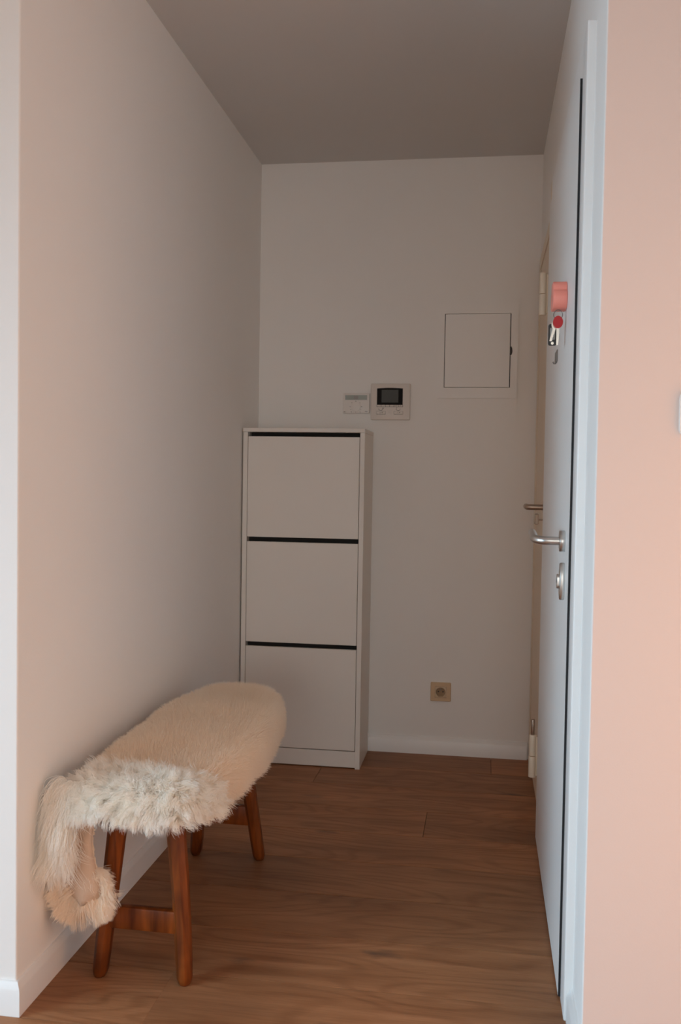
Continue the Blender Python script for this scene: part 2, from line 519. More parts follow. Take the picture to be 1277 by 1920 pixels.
def window(name, label, a0, a1, z0, z1, axis, c):
    """a0..a1 along the wall; axis 0: the wall lies in a plane of constant x = c, axis 1: of constant y = c"""
    def bx(nm, p0, p1, q0, q1, d0, d1, material, parent=None):
        if axis == 0:
            return box(nm, c - d1, c - d0, p0, p1, q0, q1, material, parent)
        return box(nm, p0, p1, c - d1, c - d0, q0, q1, material, parent)
    mid = (a0 + a1) / 2
    w_ = struct(bx(name, a0, a0 + .06, z0, z1, .06, .12, M['trim']), label)
    for p0, p1, q0, q1 in ((a1 - .06, a1, z0, z1), (a0 + .06, a1 - .06, z0, z0 + .06), (a0 + .06, a1 - .06, z1 - .06, z1), (mid - .04, mid + .04, z0 + .06, z1 - .06)):
        bx('window_frame', p0, p1, q0, q1, .06, .12, M['trim'], w_)
    for p0, p1 in ((a0 + .06, mid - .04), (mid + .04, a1 - .06)):
        bx('pane', p0, p1, z0 + .06, z1 - .06, .088, .094, M['glass'], w_)


window('window_1', 'white framed side window', *WIN, 0, RX0)
window('added_window_2', 'white framed window added behind the camera', *WIN2, 1, RY0)

# baseboards with a bevelled top
T, H = 0.013, 0.072


def board_profile(t=T, h=H):
    return [(0, 0.0), (t, 0.0), (t, h - 0.017), (t - 0.002, h - 0.012), (0.005, h - 0.001), (0.003, h), (0, h)]


def add_board(bm, pts, side):
    """pts: plan polyline along the wall foot; side: +1 when the board sticks out to the left of travel."""
    prof = board_profile()
    rings = []
    n = len(pts)
    for i, p in enumerate(pts):
        p = Vector((*p, 0))
        ds = []
        if i > 0: ds.append((Vector((*pts[i], 0)) - Vector((*pts[i - 1], 0))).normalized())
        if i < n - 1: ds.append((Vector((*pts[i + 1], 0)) - Vector((*pts[i], 0))).normalized())
        ns = [Vector((-d.y, d.x, 0)) * side for d in ds]
        off = ns[0] if len(ns) == 1 else (ns[0] + ns[1]) / (1 + ns[0].dot(ns[1]))
        rings.append([bm.verts.new(p + off * a + Vector((0, 0, z))) for a, z in prof])
    k = len(prof)
    for a, b in zip(rings, rings[1:]):
        for j in range(k):
            bm.faces.new((a[j], a[(j + 1) % k], b[(j + 1) % k], b[j]))
    bm.faces.new(rings[0]); bm.faces.new(rings[-1][::-1])


bm = bmesh.new(); add_board(bm, [(RX0, YF), (XL, YF), (XL, YB - 0.0005)], -1)
struct(link('baseboard_left', bm, M['trim'], None, 25), 'white baseboard along the stool-side wall')
bm = bmesh.new(); add_board(bm, [(XL + T, YB), (XR - 0.012, YB)], -1)
struct(link('baseboard_back', bm, M['trim'], None, 25), 'white baseboard along the end wall')
bm = bmesh.new(); add_board(bm, [(XR, 2.029), (XR, YF), (RX1, YF)], -1)
struct(link('baseboard_right', bm, M['trim'], None, 25), 'white baseboard turning round the pink wall corner')

# ------------------------------------------------------------------ entry door (white, with black edge)
XC = 0.190                     # face of its casing
CT = 2.107                     # top of the casing
XD = 0.185
door1 = struct(thing('door_1', 'white flush entry door with black edge and steel lever handle', 'door', (XR, 2.6, 0)))
del door1['category']
bm = bmesh.new()
add_box(bm, XD, XD + 0.042, D1[0] + 0.0022, D1[1], 0.006, D1[2], 0.0008, 1)
leaf1 = link('door_leaf', bm, M['door_white'], door1, 35)
box('edge_seal', XD + 0.0002, XD + 0.040, D1[0] - 0.0004, D1[0] + 0.0022, 0.006, D1[2], M['black'], leaf1)['label'] = 'black edge strip'
# casing: near jamb, head, far jamb (each a mitred board in reality; separate boards here)
box('door_jamb', XC, XR + 0.05, 2.030, D1[0] - 0.0014, 0, CT, M['trim'], door1, 0.0035, 3)
box('door_jamb', XC, XR + 0.05, D1[1] + 0.0035, 3.118, 0, CT, M['cream'], door1, 0.002, 2)
box('door_head', XC + 0.0006, XR + 0.05, D1[0] - 0.0014, D1[1] + 0.0035, D1[2] + 0.003, CT, M['trim'], door1, 0.0006, 1)
box('door_stop', XR + 0.03, XR + 0.05, D1[0] - 0.0014, D1[1] + 0.0035, 0, D1[2] + 0.004, M['black'], door1)
# hinges: cream capped knuckles on the far edge
for z0, z1, pin in ((1.684, 1.818, False), (0.196, 0.334, True)):
    h = cyl('hinge', (0.1705, 3.090, z0), (0.1705, 3.090, (z0 + z1) / 2 - 0.0008), 0.0118, M['cream'], door1, bev=0.001)
    h['label'] = 'cream capped hinge'
    cyl('hinge_cap', (0.1705, 3.090, (z0 + z1) / 2 + 0.0008), (0.1705, 3.090, z1), 0.0112, M['cream'], h, bev=0.001)
    box('hinge_leaf', 0.1745, XC + 0.001, 3.086, 3.094, z0 + 0.005, z1 - 0.005, M['cream'], h)
    if pin:
        cyl('hinge_pin', (0.1705, 3.090, z1 - 0.002), (0.1705, 3.090, 0.384), 0.0055, M['bronze'], h, bev=0.001)
# lever handle on a round rosette
hy, hz = 2.225, 1.017
ros = cyl('handle_rosette', (XD + 0.0005, hy, hz), (XD - 0.0125, hy, hz), 0.0245, M['steel'], door1, bev=0.002, seg=40)
pts = [(XD - 0.011, hy, hz)]
cxx, rb = XD - 0.034, 0.034
for k in range(11):
    a = math.radians(90 * k / 10)
    pts.append((cxx - rb * math.sin(a), hy + rb * (1 - math.cos(a)), hz + 0.004 * (k / 10) ** 2))
pts += [(cxx - rb, hy + 0.075, hz + 0.008), (cxx - rb, hy + 0.128, hz + 0.011), (cxx - rb, hy + 0.132, hz + 0.011)]
lev = tube('lever', pts, [0.0098] * (len(pts) - 1) + [0.007], M['steel'], door1, 20)
# oval lock escutcheon with cylinder
oz, oy = 0.925, 2.213
poly = []
for k in range(36):
    a = 2 * math.pi * k / 36
    poly.append((oy + 0.019 * math.copysign(abs(math.cos(a)) ** 0.85, math.cos(a)), oz + 0.043 * math.copysign(abs(math.sin(a)) ** 0.85, math.sin(a))))
esc = prism('lock_escutcheon', poly, 0, XD - 0.0115, XD + 0.0005, M['steel'], door1, 0.003, 40)
prism('lock_cylinder', rounded_rect(oy, oz, 0.018, 0.033, 0.008), 0, XD - 0.0175, XD - 0.010, M['steel'], esc, 0.001, 40)
box('keyhole', XD - 0.0179, XD - 0.0170, oy - 0.0013, oy + 0.0013, oz - 0.003, oz + 0.007, M['black'], esc)

# ------------------------------------------------------------------ inner door (cream), by the end wall
XE = 0.2015
door2 = struct(thing('door_2', 'cream inner door with nickel lever handle beside the end wall', 'door', (XR, 3.55, 0)))
del door2['category']
box('door_leaf', XE + 0.004, XE + 0.044, D2[0], D2[1], 0.006, D2[2], M['cream_dark'], door2, 0.001, 1)
box('door_jamb', XE, XR + 0.05, 3.122, D2[0] - 0.003, 0, 2.052, M['cream'], door2, 0.002, 2)
box('door_jamb', XE, XR + 0.05, D2[1] + 0.003, 3.948, 0, 2.052, M['cream'], door2, 0.002, 2)
box('door_head', XE, XR + 0.05, D2[0] - 0.003, D2[1] + 0.003, D2[2] + 0.003, 2.052, M['cream'], door2, 0.001, 1)
hy2, hz2 = 3.265, 1.0665
cyl('handle_rosette', (XE + 0.005, hy2, hz2), (XE - 0.005, hy2, hz2), 0.022, M['bronze'], door2, bev=0.0015)
pts = [(XE - 0.004, hy2, hz2)]
cxx = XE - 0.045
for k in range(8):
    a = math.radians(90 * k / 7)
    pts.append((cxx - 0.012 * math.sin(a), hy2 + 0.012 * (1 - math.cos(a)), hz2))
pts += [(cxx - 0.012, hy2 + 0.10, hz2)]
tube('lever', pts, 0.0098, M['bronze'], door2, 18)
kp = box('key_plate', XE - 0.002, XE + 0.005, hy2 - 0.012, hy2 + 0.012, 0.995, 1.045, M['bronze'], door2, 0.001, 1)
key2 = thing('key', 'small key left in the lock of the cream inner door', 'key', (XE - 0.002, hy2, 1.024))
cyl('key_shank', (XE - 0.0022, hy2, 1.024), (XE - 0.020, hy2, 1.024), 0.0028, M['bronze'], key2)
bm = bmesh.new()
add_tube(bm, [(0.176 + x, hy2, 1.026 + z) for x, z in rounded_rect(0, 0, 0.012, 0.034, 0.004)], 0.0018, 10, True)
link('key_bow', bm, M['bronze'], key2, 50)

# ================================================================== SHOE CABINET
CX0, CX1, CY0, CY1, CZ = -0.9585, -0.4685, 3.6745, 3.9405, 1.350
PT = 0.0155
cab = thing('shoe_cabinet', 'tall narrow white shoe cabinet with three tilting doors against the end wall', 'cabinet', ((CX0 + CX1) / 2, (CY0 + CY1) / 2, 0))
# side panels, notched at the back foot for the baseboard
for x0 in (CX0, CX1 - PT - 0.003):
    sp = [(CY0, 0), (CY1 - 0.004, 0), (CY1 - 0.004, 0.078), (YB - 0.001, 0.078), (YB - 0.001, CZ - 0.016), (CY0, CZ - 0.016)]
    prism('side_panel', sp, 0, x0, x0 + PT + 0.003, M['cab'], cab, 0.0006)
box('top_panel', CX0 - 0.001, CX1 + 0.001, CY0 - 0.004, YB - 0.001, CZ - 0.0155, CZ, M['cab'], cab, 0.0008, 1)
ix0, ix1 = CX0 + PT + 0.003, CX1 - PT - 0.003
box('back_panel', ix0, ix1, CY0 + 0.06, CY0 + 0.066, 0.08, CZ - 0.016, M['void'], cab)['label'] = 'dark interior backing'
for z0, z1 in ((0.9155, 1.3165), (0.4935, 0.8965), (0.0725, 0.4755)):
    d = box('flap_door', ix0 + 0.0016, ix1 - 0.0022, CY0 + 0.001, CY0 + 0.0165, z0, z1, M['cab'], cab, 0.0008, 1)
    box('door_tray', ix0 + 0.012, ix1 - 0.012, CY0 + 0.0168, CY0 + 0.05, z0 + 0.01, z1 - 0.03, M['void'], d)
box('plinth', ix0, ix1, CY0 + 0.004, CY0 + 0.0195, 0.0045, 0.0685, M['cab'], cab, 0.0006, 1)
for z in (0.488, 0.910):
    box('rail', ix0, ix1, CY0 + 0.042, CY0 + 0.059, z - 0.02, z + 0.004, M['void'], cab)


# ================================================================== ON THE END WALL
def wall_plate(name, x0, x1, z0, z1, depth, material, parent, r=0.004, bev=0.0015):
    return prism(name, rounded_rect((x0 + x1) / 2, (z0 + z1) / 2, x1 - x0, z1 - z0, r), 1, YB - depth, YB, material, parent, bev, 40)


def front_rect(name, x0, x1, z0, z1, y, material, parent, th=0.0006):
    return box(name, x0, x1, y - th, y, z0, z1, material, parent)


# meter cupboard panel
mp = thing('meter_panel', 'white flush meter cupboard panel with finger notch on the end wall', 'panel', (-0.04, YB, 1.494))
bm = bmesh.new()
fx0, fx1, fz0, fz1 = -0.2035, 0.1215, 1.494, 1.883
dx0, dx1, dz0, dz1 = -0.1745, 0.0895, 1.539, 1.839
dpt = 0.012
# frame ring with a half-round finger notch cut in the right stile
for a in ((fx0, dx0 - 0.0028, fz0, fz1), (dx0 - 0.0028, dx1 + 0.0036, dz1 + 0.0016, fz1), (dx0 - 0.0028, dx1 + 0.0036, fz0, dz0 - 0.0018)):
    add_box(bm, a[0], a[1], YB - dpt, YB, a[2], a[3])
zc, rn = 1.688, 0.0185
edge = dx1 + 0.0036
notch = [(edge + rn * 0.40 * math.cos(t), zc + rn * math.sin(t)) for t in np.linspace(math.pi / 2, -math.pi / 2, 15)]
add_prism(bm, [(fx1, fz0), (fx1, fz1), (edge, fz1)] + notch + [(edge, fz0)], 1, YB - dpt, YB)
link('panel_frame', bm, M['paint_panel'], mp)
box('gap_shade', dx0 - 0.006, dx1 + 0.008, YB - 0.0016, YB - 0.0004, dz0 - 0.006, dz1 + 0.006, M['black'], mp)['label'] = 'black sheet painted as shade behind the panel door'  # black backing sheet stands in for the shade in the gaps
box('panel_door', dx0, dx1, YB - dpt + 0.0006, YB - 0.002, dz0, dz1, M['paint_panel'], mp, 0.0006, 1)
box('notch_shade', edge - 0.004, edge + 0.012, YB - 0.0024, YB - 0.0017, zc - 0.022, zc + 0.022, M['print'], mp)  # dark sheet painted as the shade inside the finger notch

# video intercom
ic = thing('video_intercom', 'off-white square video intercom with dark screen above the shoe cabinet', 'intercom', (-0.397, YB, 1.402))
wall_plate('housing', -0.479, -0.315, 1.402, 1.553, 0.020, M['plastic'], ic, 0.004, 0.003)
yf = YB - 0.020
x0, x1 = -0.4535, -0.3455
poly = [(x0, 1.4645), (x1, 1.4645), (x1, 1.5325)] + [(x1 + (x0 - x1) * t, 1.5325 + 0.0025 * math.sin(math.pi * t)) for t in np.linspace(0.1, 0.9, 9)] + [(x0, 1.5325)]
sf = prism('screen_surround', poly, 1, yf - 0.0012, yf + 0.001, M['screen_frame'], ic)
front_rect('screen', -0.434, -0.364, 1.4735, 1.5265, yf - 0.0012, M['screen'], sf)
bw = (x1 - x0) / 6
front_rect('button_strip', x0 - 0.0006, x1 + 0.0006, 1.4555, 1.4645, yf, M['screen_frame'], ic, 0.0008)
for k in range(6):
    bt = box('button', x0 + bw * k + 0.0007, x0 + bw * (k + 1) - 0.0007, yf - 0.003, yf - 0.0002, 1.4563, 1.4638, M['plastic'], ic, 0.0006, 1)
    if k > 3:
        front_rect('symbol', x0 + bw * (k + .35), x0 + bw * (k + .65), 1.4585, 1.4615, yf - 0.003, M['print_soft'], bt)
for bx0, bx1, sx in ((x0 - 0.001, x0 + 0.036, -1), (x1 - 0.036, x1 + 0.001, 1)):
    front_rect('button_gap', bx0 - 0.0007, bx1 + 0.0007, 1.4245, 1.4375, yf, M['print'], ic, 0.0005)
    bt = box('button', bx0, bx1, yf - 0.003, yf - 0.0002, 1.4255, 1.4368, M['plastic'], ic, 0.0008, 1)
    cxm = (bx0 + bx1) / 2
    front_rect('symbol', cxm - 0.006, cxm + 0.002, 1.4298, 1.4318, yf - 0.003, M['print_soft'], bt)
    front_rect('symbol', cxm + 0.004, cxm + 0.0075, 1.4305, 1.4335, yf - 0.003, M['print'], bt)
    # printed call symbol above: an open ring
    bm = bmesh.new()
    a0, a1 = (200, 420) if sx < 0 else (150, 390)
    ccx = cxm - 0.001
    rp = [(ccx + r * math.cos(math.radians(a)), 1.4475 + r * 0.8 * math.sin(math.radians(a))) for r, rr in ((0.0085, 1),) for a in np.linspace(a0 - 30, a1 - 20, 14)]
    add_tube(bm, [(px, yf - 0.0002, pz) for px, pz in rp], 0.0007, 6)
    link('symbol', bm, M['print'], ic)
front_rect('symbol', x0 + 0.026, x0 + 0.029, 1.4485, 1.4515, yf, M['print'], ic)
bm = bmesh.new()
for i in range(5):
    for j in range(4):
        add_cyl(bm, (-0.4065 + i * 0.0038, yf - 0.0003, 1.4285 + j * 0.0038), (-0.4065 + i * 0.0038, yf + 0.0002, 1.4285 + j * 0.0038), 0.0007, seg=6)
sg = link('speaker_grille', bm, M['print_soft'], ic); sg['kind'] = 'stuff'

# thermostat
th = thing('thermostat', 'small white wall thermostat with grey display left of the intercom', 'thermostat', (-0.54, YB, 1.429))
wall_plate('housing', -0.5965, -0.4855, 1.4290, 1.5125, 0.018, M['plastic_w'], th, 0.003, 0.0025)
yf = YB - 0.018
lc = front_rect('display', -0.588, -0.4955, 1.4845, 1.5045, yf, M['lcd'], th, 0.0008)
front_rect('digit_block', -0.552, -0.533, 1.4875, 1.5015, yf - 0.0008, M['print_soft'], lc, 0.0003)
dial = cyl('dial', (-0.5425, yf + 0.001, 1.4560), (-0.5425, yf - 0.0045, 1.4560), 0.0205, M['plastic_w'], th, bev=0.0015, seg=36)
for a in (-90, -150, 180, 135, 90, 45, 0, -30):
    r = 0.0245
    px, pz = -0.5425 + r * math.cos(math.radians(a)), 1.4560 + r * 0.95 * math.sin(math.radians(a))
    big = a in (90, 0)
    sw = 0.0026 if big else 0.0012
    front_rect('dial_mark', px - sw, px + sw, pz - 0.0009, pz + 0.0009, yf, M['print'], th, 0.0004)
for (a0, a1, zz, n) in ((-0.5935, -0.5855, 1.4345, 3), (-0.5035, -0.4925, 1.4360, 4)):
    for k in range(n):
        wd = (a1 - a0) / n
        front_rect('printed_letter', a0 + wd * k, a0 + wd * (k + 0.72), zz - 0.0013, zz + 0.0013, yf, M['print'], th, 0.0003)
for px in (-0.561, -0.524):
    front_rect('dial_mark', px - 0.0009, px + 0.0009, 1.4322, 1.4362, yf, M['print'], th, 0.0003)

# power socket
so = thing('power_socket', 'beige square power socket low on the end wall', 'socket', (-0.165, YB, 0.225))
sxc, szc = -0.1650, 0.2655
hw = 0.0425
# frame ring around the insert
bm = bmesh.new()
outer = rounded_rect(sxc, szc, 2 * hw, 0.079, 0.004)
inner = rounded_rect(sxc, szc, 0.0465, 0.0465, 0.002)
n = len(outer)
rings = []
for poly, y in ((outer, YB), (outer, YB - 0.007), ([(sxc + (p[0] - sxc) * 0.94, szc + (p[1] - szc) * 0.94) for p in outer], YB - 0.011), (inner, YB - 0.011), (inner, YB)):
    rings.append([bm.verts.new((p[0], y, p[1])) for p in poly])
for a, b in zip(rings, rings[1:]):
    for k in range(n):
        bm.faces.new((a[k], a[(k + 1) % n], b[(k + 1) % n], b[k]))
link('cover_frame', bm, M['beige'], so, 40)
# insert with a round well
bm = bmesh.new()
sq = rounded_rect(sxc, szc, 0.0450, 0.0450, 0.002)
cr = lambda r: [(sxc + r * math.cos(2 * math.pi * (k + .5) / n + 0.0), szc + r * math.sin(2 * math.pi * (k + .5) / n)) for k in range(n)]
rings = []
for poly, y in ((sq, YB - 0.001), (sq, YB - 0.0105), (cr(0.0200), YB - 0.0112), (cr(0.0192), YB - 0.001)):
    rings.append([bm.verts.new((p[0], y, p[1])) for p in poly])
for a, b in zip(rings, rings[1:]):
    for k in range(n):
        bm.faces.new((a[k], a[(k + 1) % n], b[(k + 1) % n], b[k]))
ins = link('insert', bm, M['beige_in'], so, 40)
cyl('socket_well', (sxc, YB - 0.0004, szc), (sxc, YB - 0.0022, szc), 0.0189, M['beige_shaded'], ins, seg=32)  # shallow well floor, recess shade put into its colour
for dx in (-0.0095, 0.0095):
    cyl('pin_hole', (sxc + dx, YB - 0.0028, szc), (sxc + dx, YB - 0.0021, szc), 0.0031, M['black'], ins, seg=16)
cyl('earth_pin', (sxc, YB - 0.001, szc + 0.010), (sxc, YB - 0.0115, szc + 0.010), 0.0027, M['dark_steel'], ins, seg=16, bev=0.0008)

# ================================================================== LIGHT SWITCH on the pink wall
sw = thing('light_switch', 'pale grey light switch on the peach pink wall', 'switch', (0.397, YF, 1.244))
prism('switch_plate', rounded_rect(0.3975, 1.2845, 0.082, 0.082, 0.012), 1, YF - 0.011, YF, M['plastic_w'], sw, 0.003, 40)
prism('rocker', rounded_rect(0.3975, 1.2845, 0.046, 0.046, 0.003), 1, YF - 0.0145, YF - 0.010, M['plastic_w'], sw, 0.0015, 40)

# ================================================================== ON THE ENTRY DOOR
# coral pink cloud-shaped magnetic key holder
kh = thing('key_holder', 'coral pink cloud-shaped key holder stuck to the white entry door', 'key holder', (XD, 2.345, 1.565))
blobs = [(2.326, 1.5905, 0.0235), (2.334, 1.614, 0.0195), (2.360, 1.613, 0.022), (2.375, 1.592, 0.0225), (2.350, 1.590, 0.024)]
prof = []
c0 = (2.350, 1.598)
for k in range(72):
    a = 2 * math.pi * k / 72
    best = 0
    for by, bz, br in blobs:
        # ray from c0 against circle
        dy, dz = math.cos(a), math.sin(a)
        ox, oz_ = c0[0] - by, c0[1] - bz
        bq = ox * dy + oz_ * dz
        cq = ox * ox + oz_ * oz_ - br * br
        disc = bq * bq - cq
        if disc > 0:
            best = max(best, -bq + math.sqrt(disc))
    z = c0[1] + best * math.sin(a)
    prof.append((c0[0] + best * math.cos(a), max(z, 1.5665)))
prism('cloud_body', prof, 0, XD - 0.0335, XD - 0.0003, M['coral'], kh, 0.0022, 35)

# key ring with red-headed key, second key and a black name tag, hanging below the holder
ky, kz, kx = 2.335, 1.5548, 0.1655
ring = tube('key_ring', [(kx + 0.0105 * math.cos(a), ky + 0.001 * math.sin(3 * a), kz + 0.0115 * math.sin(a)) for a in np.linspace(0, 2 * math.pi, 28, endpoint=False)], 0.0011, M['dark_steel'], None, 8, True)
ring['label'] = 'thin steel key ring under the coral key holder'; ring['category'] = 'key ring'


def make_key(name, label, cx, cy, ztop, tilt, head_mat, hw_, hh, blade):
    k = thing(name, label, 'key', (cx, cy, ztop - hh))
    bm = bmesh.new()
    pr = []
    for q in range(32):
        a = 2 * math.pi * q / 32
        pr.append((cx + hw_ * math.cos(a), ztop - hh + hh * math.sin(a)))
    add_prism(bm, pr, 1, cy - 0.0022, cy + 0.0022)
    bmesh.ops.bevel(bm, geom=[e for e in bm.edges if e.calc_face_angle(0) > 0.9], offset=0.0009, segments=2, affect='EDGES')
    link('key_head', bm, head_mat, k, 40)
    zb = ztop - 2 * hh
    teeth = [(0.0035, 0.004), (0.0035, -0.012), (0.0022, -0.015), (0.0034, -0.018), (0.0020, -0.021), (0.0033, -0.025), (0.0021, -0.029), (0.0010, -blade), (-0.0030, -blade), (-0.0035, 0.004)]
    prism('key_blade', [(cx + a, zb + b) for a, b in teeth], 1, cy - 0.0011, cy + 0.0011, M['chrome'], k)
    # tilt about the head
    k.rotation_euler = (0, tilt, 0)
    return k


make_key('key', 'key with a round red plastic head hanging under the coral holder', 0.1655, 2.331, 1.5520, math.radians(0), M['red'], 0.0118, 0.0150, 0.040)
make_key('key', 'bare silver key hanging beside the black name tag', 0.1595, 2.339, 1.5430, math.radians(14), M['chrome'], 0.0085, 0.0110, 0.030)
tg = thing('key_tag', 'black plastic key tag with clear window beside the red-headed key', 'key tag', (0.1535, 2.345, 1.4835))
bm = bmesh.new()
tx0, tx1, tz0, tz1 = 0.1440, 0.1640, 1.4825, 1.5345
tcx = (tx0 + tx1) / 2
o_ = rounded_rect(tcx, (tz0 + tz1) / 2, tx1 - tx0, tz1 - tz0, 0.005)
i_ = rounded_rect(tcx, 1.511, 0.0122, 0.029, 0.002)
n = len(o_)
R4 = [[bm.verts.new((p[0], y, p[1])) for p in pl] for pl, y in ((o_, 2.347), (o_, 2.343), (i_, 2.343), (i_, 2.347))]
for a, b in zip(R4, R4[1:] + R4[:1]):
    for k in range(n):
        bm.faces.new((a[k], a[(k + 1) % n], b[(k + 1) % n], b[k]))
link('tag_frame', bm, M['tag_black'], tg)
box('tag_insert', tcx - 0.0062, tcx + 0.0062, 2.3445, 2.3458, 1.4953, 1.5267, M['paper'], tg)
cyl('tag_eyelet', (tcx, 2.3424, 1.4880), (tcx, 2.3432, 1.4880), 0.0035, M['chrome'], tg, seg=20)

# small metal hook
hk = thing('adhesive_hook', 'small steel adhesive hook below the keys on the white entry door', 'hook', (XD, 2.60, 1.466))
box('hook_plate', XD - 0.0022, XD - 0.0003, 2.585, 2.665, 1.476, 1.507, M['dark_steel'], hk, 0.0008, 1)
tube('hook_arm', [(XD - 0.002, 2.60, 1.486), (XD - 0.0022, 2.60, 1.474), (XD - 0.005, 2.60, 1.470), (XD - 0.009, 2.60, 1.4705), (XD - 0.0115, 2.60, 1.475)], 0.0018, M['dark_steel'], hk, 10)

# ================================================================== WOODEN STOOL
st = thing('wooden_stool', 'low rustic brown wooden bench stool under the sheepskin', 'stool', (-0.752, 2.385, 0))
SEAT_T, SEAT_B = 0.432, 0.388
box('seat', -0.895, -0.608, 1.985, 2.79, SEAT_B, SEAT_T, M['elm'], st, 0.010, 3)


def leg(bx, by, tx, ty, wob, s):
    """octagonal tapering splayed leg with a worn rounded foot"""
    bm = bmesh.new()
    prof = [(0.0, 0.55), (0.004, 0.78), (0.016, 0.96), (0.06, 1.0), (0.14, 1.03), (0.24, 1.09), (0.33, 1.14), (SEAT_B + 0.002, 1.18)]
    rings = []
    for z, k in prof:
        t = z / SEAT_B
        cx = bx + (tx - bx) * t + wob * math.sin(math.pi * t)
        cy = by + (ty - by) * t
        ring = []
        hx, hy_ = 0.0178 * k, 0.0205 * k
        c = 0.40
        for sx, sy in ((1, c), (c, 1), (-c, 1), (-1, c), (-1, -c), (-c, -1), (c, -1), (1, -c)):
            ring.append(bm.verts.new((cx + sx * hx, cy + sy * hy_, z)))
        rings.append(ring)
    for a, b in zip(rings, rings[1:]):
        for q in range(8):
            bm.faces.new((a[q], a[(q + 1) % 8], b[(q + 1) % 8], b[q]))
    bm.faces.new(rings[0][::-1]); bm.faces.new(rings[-1])
    bmesh.ops.bevel(bm, geom=[e for e in bm.edges if abs((e.verts[0].co - e.verts[1].co).z) > 0.01], offset=0.0014, segments=1, affect='EDGES')
    return link('leg', bm, M['elm'], st, 30)


leg(-0.853, 2.028, -0.818, 2.055, 0.000, 1)
leg(-0.650, 2.028, -0.688, 2.055, 0.004, 1)
leg(-0.848, 2.742, -0.815, 2.700, 0.0, 1)
leg(-0.649, 2.742, -0.700, 2.700, 0.0, 1)


def stretcher(x0, x1, y, z0, z1):
    bm = bmesh.new()
    add_box(bm, x0, x1, y - 0.012, y + 0.012, z0, z1, 0.006, 2)
    for v in bm.verts:
        t = (v.co.x - x0) / (x1 - x0)
        v.co.z += 0.003 * math.sin(7 * t) - 0.002 * t
    link('stretcher', bm, M['elm'], st, 35)


stretcher(-0.838, -0.664, 2.036, 0.113, 0.166)
stretcher(-0.834, -0.666, 2.730, 0.108, 0.168)

# ================================================================== SHEEPSKIN
SK = (-0.7425, 2.440)
skin = thing('sheepskin_rug', 'cream sheepskin draped over the wooden stool, one leg piece hanging down', 'sheepskin', (SK[0], SK[1], SEAT_T))


def skin_point(r, a):
    """r 0..1 from crown to rim, a = angle in plan; returns point of the hide draped over the seat"""
    ca, sa = math.cos(a), math.sin(a)
    ax, ay = 0.160, 0.488
    e = (4.4 if sa < 0 else 3.0) if ca > 0 else (7.0 if sa < 0 else 3.4)
    rad = (abs(ca / ax) ** e + abs(sa / ay) ** e) ** (-1 / e)
    flat = 0.72
    if r <= flat:
        q = r / flat * 0.86
        z = 0.458 + 0.010 * (1 - (r / flat) ** 2)
        drop = 0
    else:
        t = (r - flat) / (1 - flat)
        q = 0.86 + 0.14 * math.sin(min(t / 0.6, 1.0) * math.pi / 2)
        drop = 0.0
        if t < 0.6:
            drop = 0.030 * (1 - math.cos(t / 0.6 * math.pi / 2))
        else:
            drop = 0.030 + (t - 0.6) / 0.4 * 1.0 * max(0.0, 0.020 + 0.025 * max(0, ca))
        z = 0.458 - drop
    x = SK[0] + rad * q * ca
    y = SK[1] + rad * q * sa
    # bunched far end, narrowing on the room side
    far = min(max((y - 2.30) / 0.55, 0), 1)
    z += 0.016 * far * far
    if ca > 0:
        x -= 0.030 * far * ca
    # soft lumps
    z += 0.004 * math.sin(9 * y + 2 * x) + 0.003 * math.sin(17 * y + 1)
    x += 0.006 * math.sin(5.5 * y + 0.6) * (1 if ca > 0 else 0.2)
    return Vector((x, y, z))


NA, NR = 96, 26
verts = [skin_point(0, 0)]
for i in range(1, NR + 1):
    for k in range(NA):
        verts.append(skin_point(i / NR, 2 * math.pi * k / NA))
faces = [(0, 1 + k, 1 + (k + 1) % NA) for k in range(NA)]
for i in range(NR - 1):
    for k in range(NA):
        a = 1 + i * NA + k; b = 1 + i * NA + (k + 1) % NA
        faces.append((a, a + NA, b + NA, b))


def link_pydata(name, verts, faces, material, parent, solid=0.0):
    me = bpy.data.meshes.new(name)
    me.from_pydata([tuple(v) for v in verts], [], faces)
    me.materials.append(material)
    me.polygons.foreach_set('use_smooth', [True] * len(me.polygons))
    me.update()
    o = bpy.data.objects.new(name, me)
    COL.objects.link(o)
    o.parent = parent
    o.matrix_parent_inverse = Matrix.Translation(parent.location).inverted()
    if solid:
        md = o.modifiers.new('thickness', 'SOLIDIFY'); md.thickness = solid; md.offset = -1
    return o


hide = link_pydata('hide', verts, faces, M['hide'], skin, 0.004)

# hanging leg piece: flesh side turned to the room, wool on the wall side and round the rim
NS, NW = 18, 8


def flap_point(s, v):
    """s 0 top .. 1 tip, v -1..1 across"""
    z = 0.425 - 0.232 * s
    y = 1.963 + 0.012 * math.sin(2.2 * s) - 0.010 * s
    cx = -0.874 - 0.012 * math.sin(math.pi * s) + 0.006 * s
    half = 0.040 - 0.010 * math.sin(math.pi * min(1, s * 1.15)) + 0.006 * s
    if s > 0.84:
        half *= max(0.10, math.sqrt(max(0, 1 - ((s - 0.84) / 0.16) ** 2)) * 0.95)
    x = cx + v * half
    y += 0.018 * (1 - v) * 0.5 * (1 - 0.4 * s) * 0.4 + 0.010 * v * v + 0.006 * math.sin(3 * v + 5 * s)
    return Vector((x, y, z))


fv = [flap_point(i / NS, -1 + 2 * j / NW) for i in range(NS + 1) for j in range(NW + 1)]
ff = [(i * (NW + 1) + j, i * (NW + 1) + j + 1, (i + 1) * (NW + 1) + j + 1, (i + 1) * (NW + 1) + j) for i in range(NS) for j in range(NW)]
flap = link_pydata('leg_piece', fv, ff, M['leather'], skin, 0.003)
flap['label'] = 'bare tan leather side of the hanging piece'


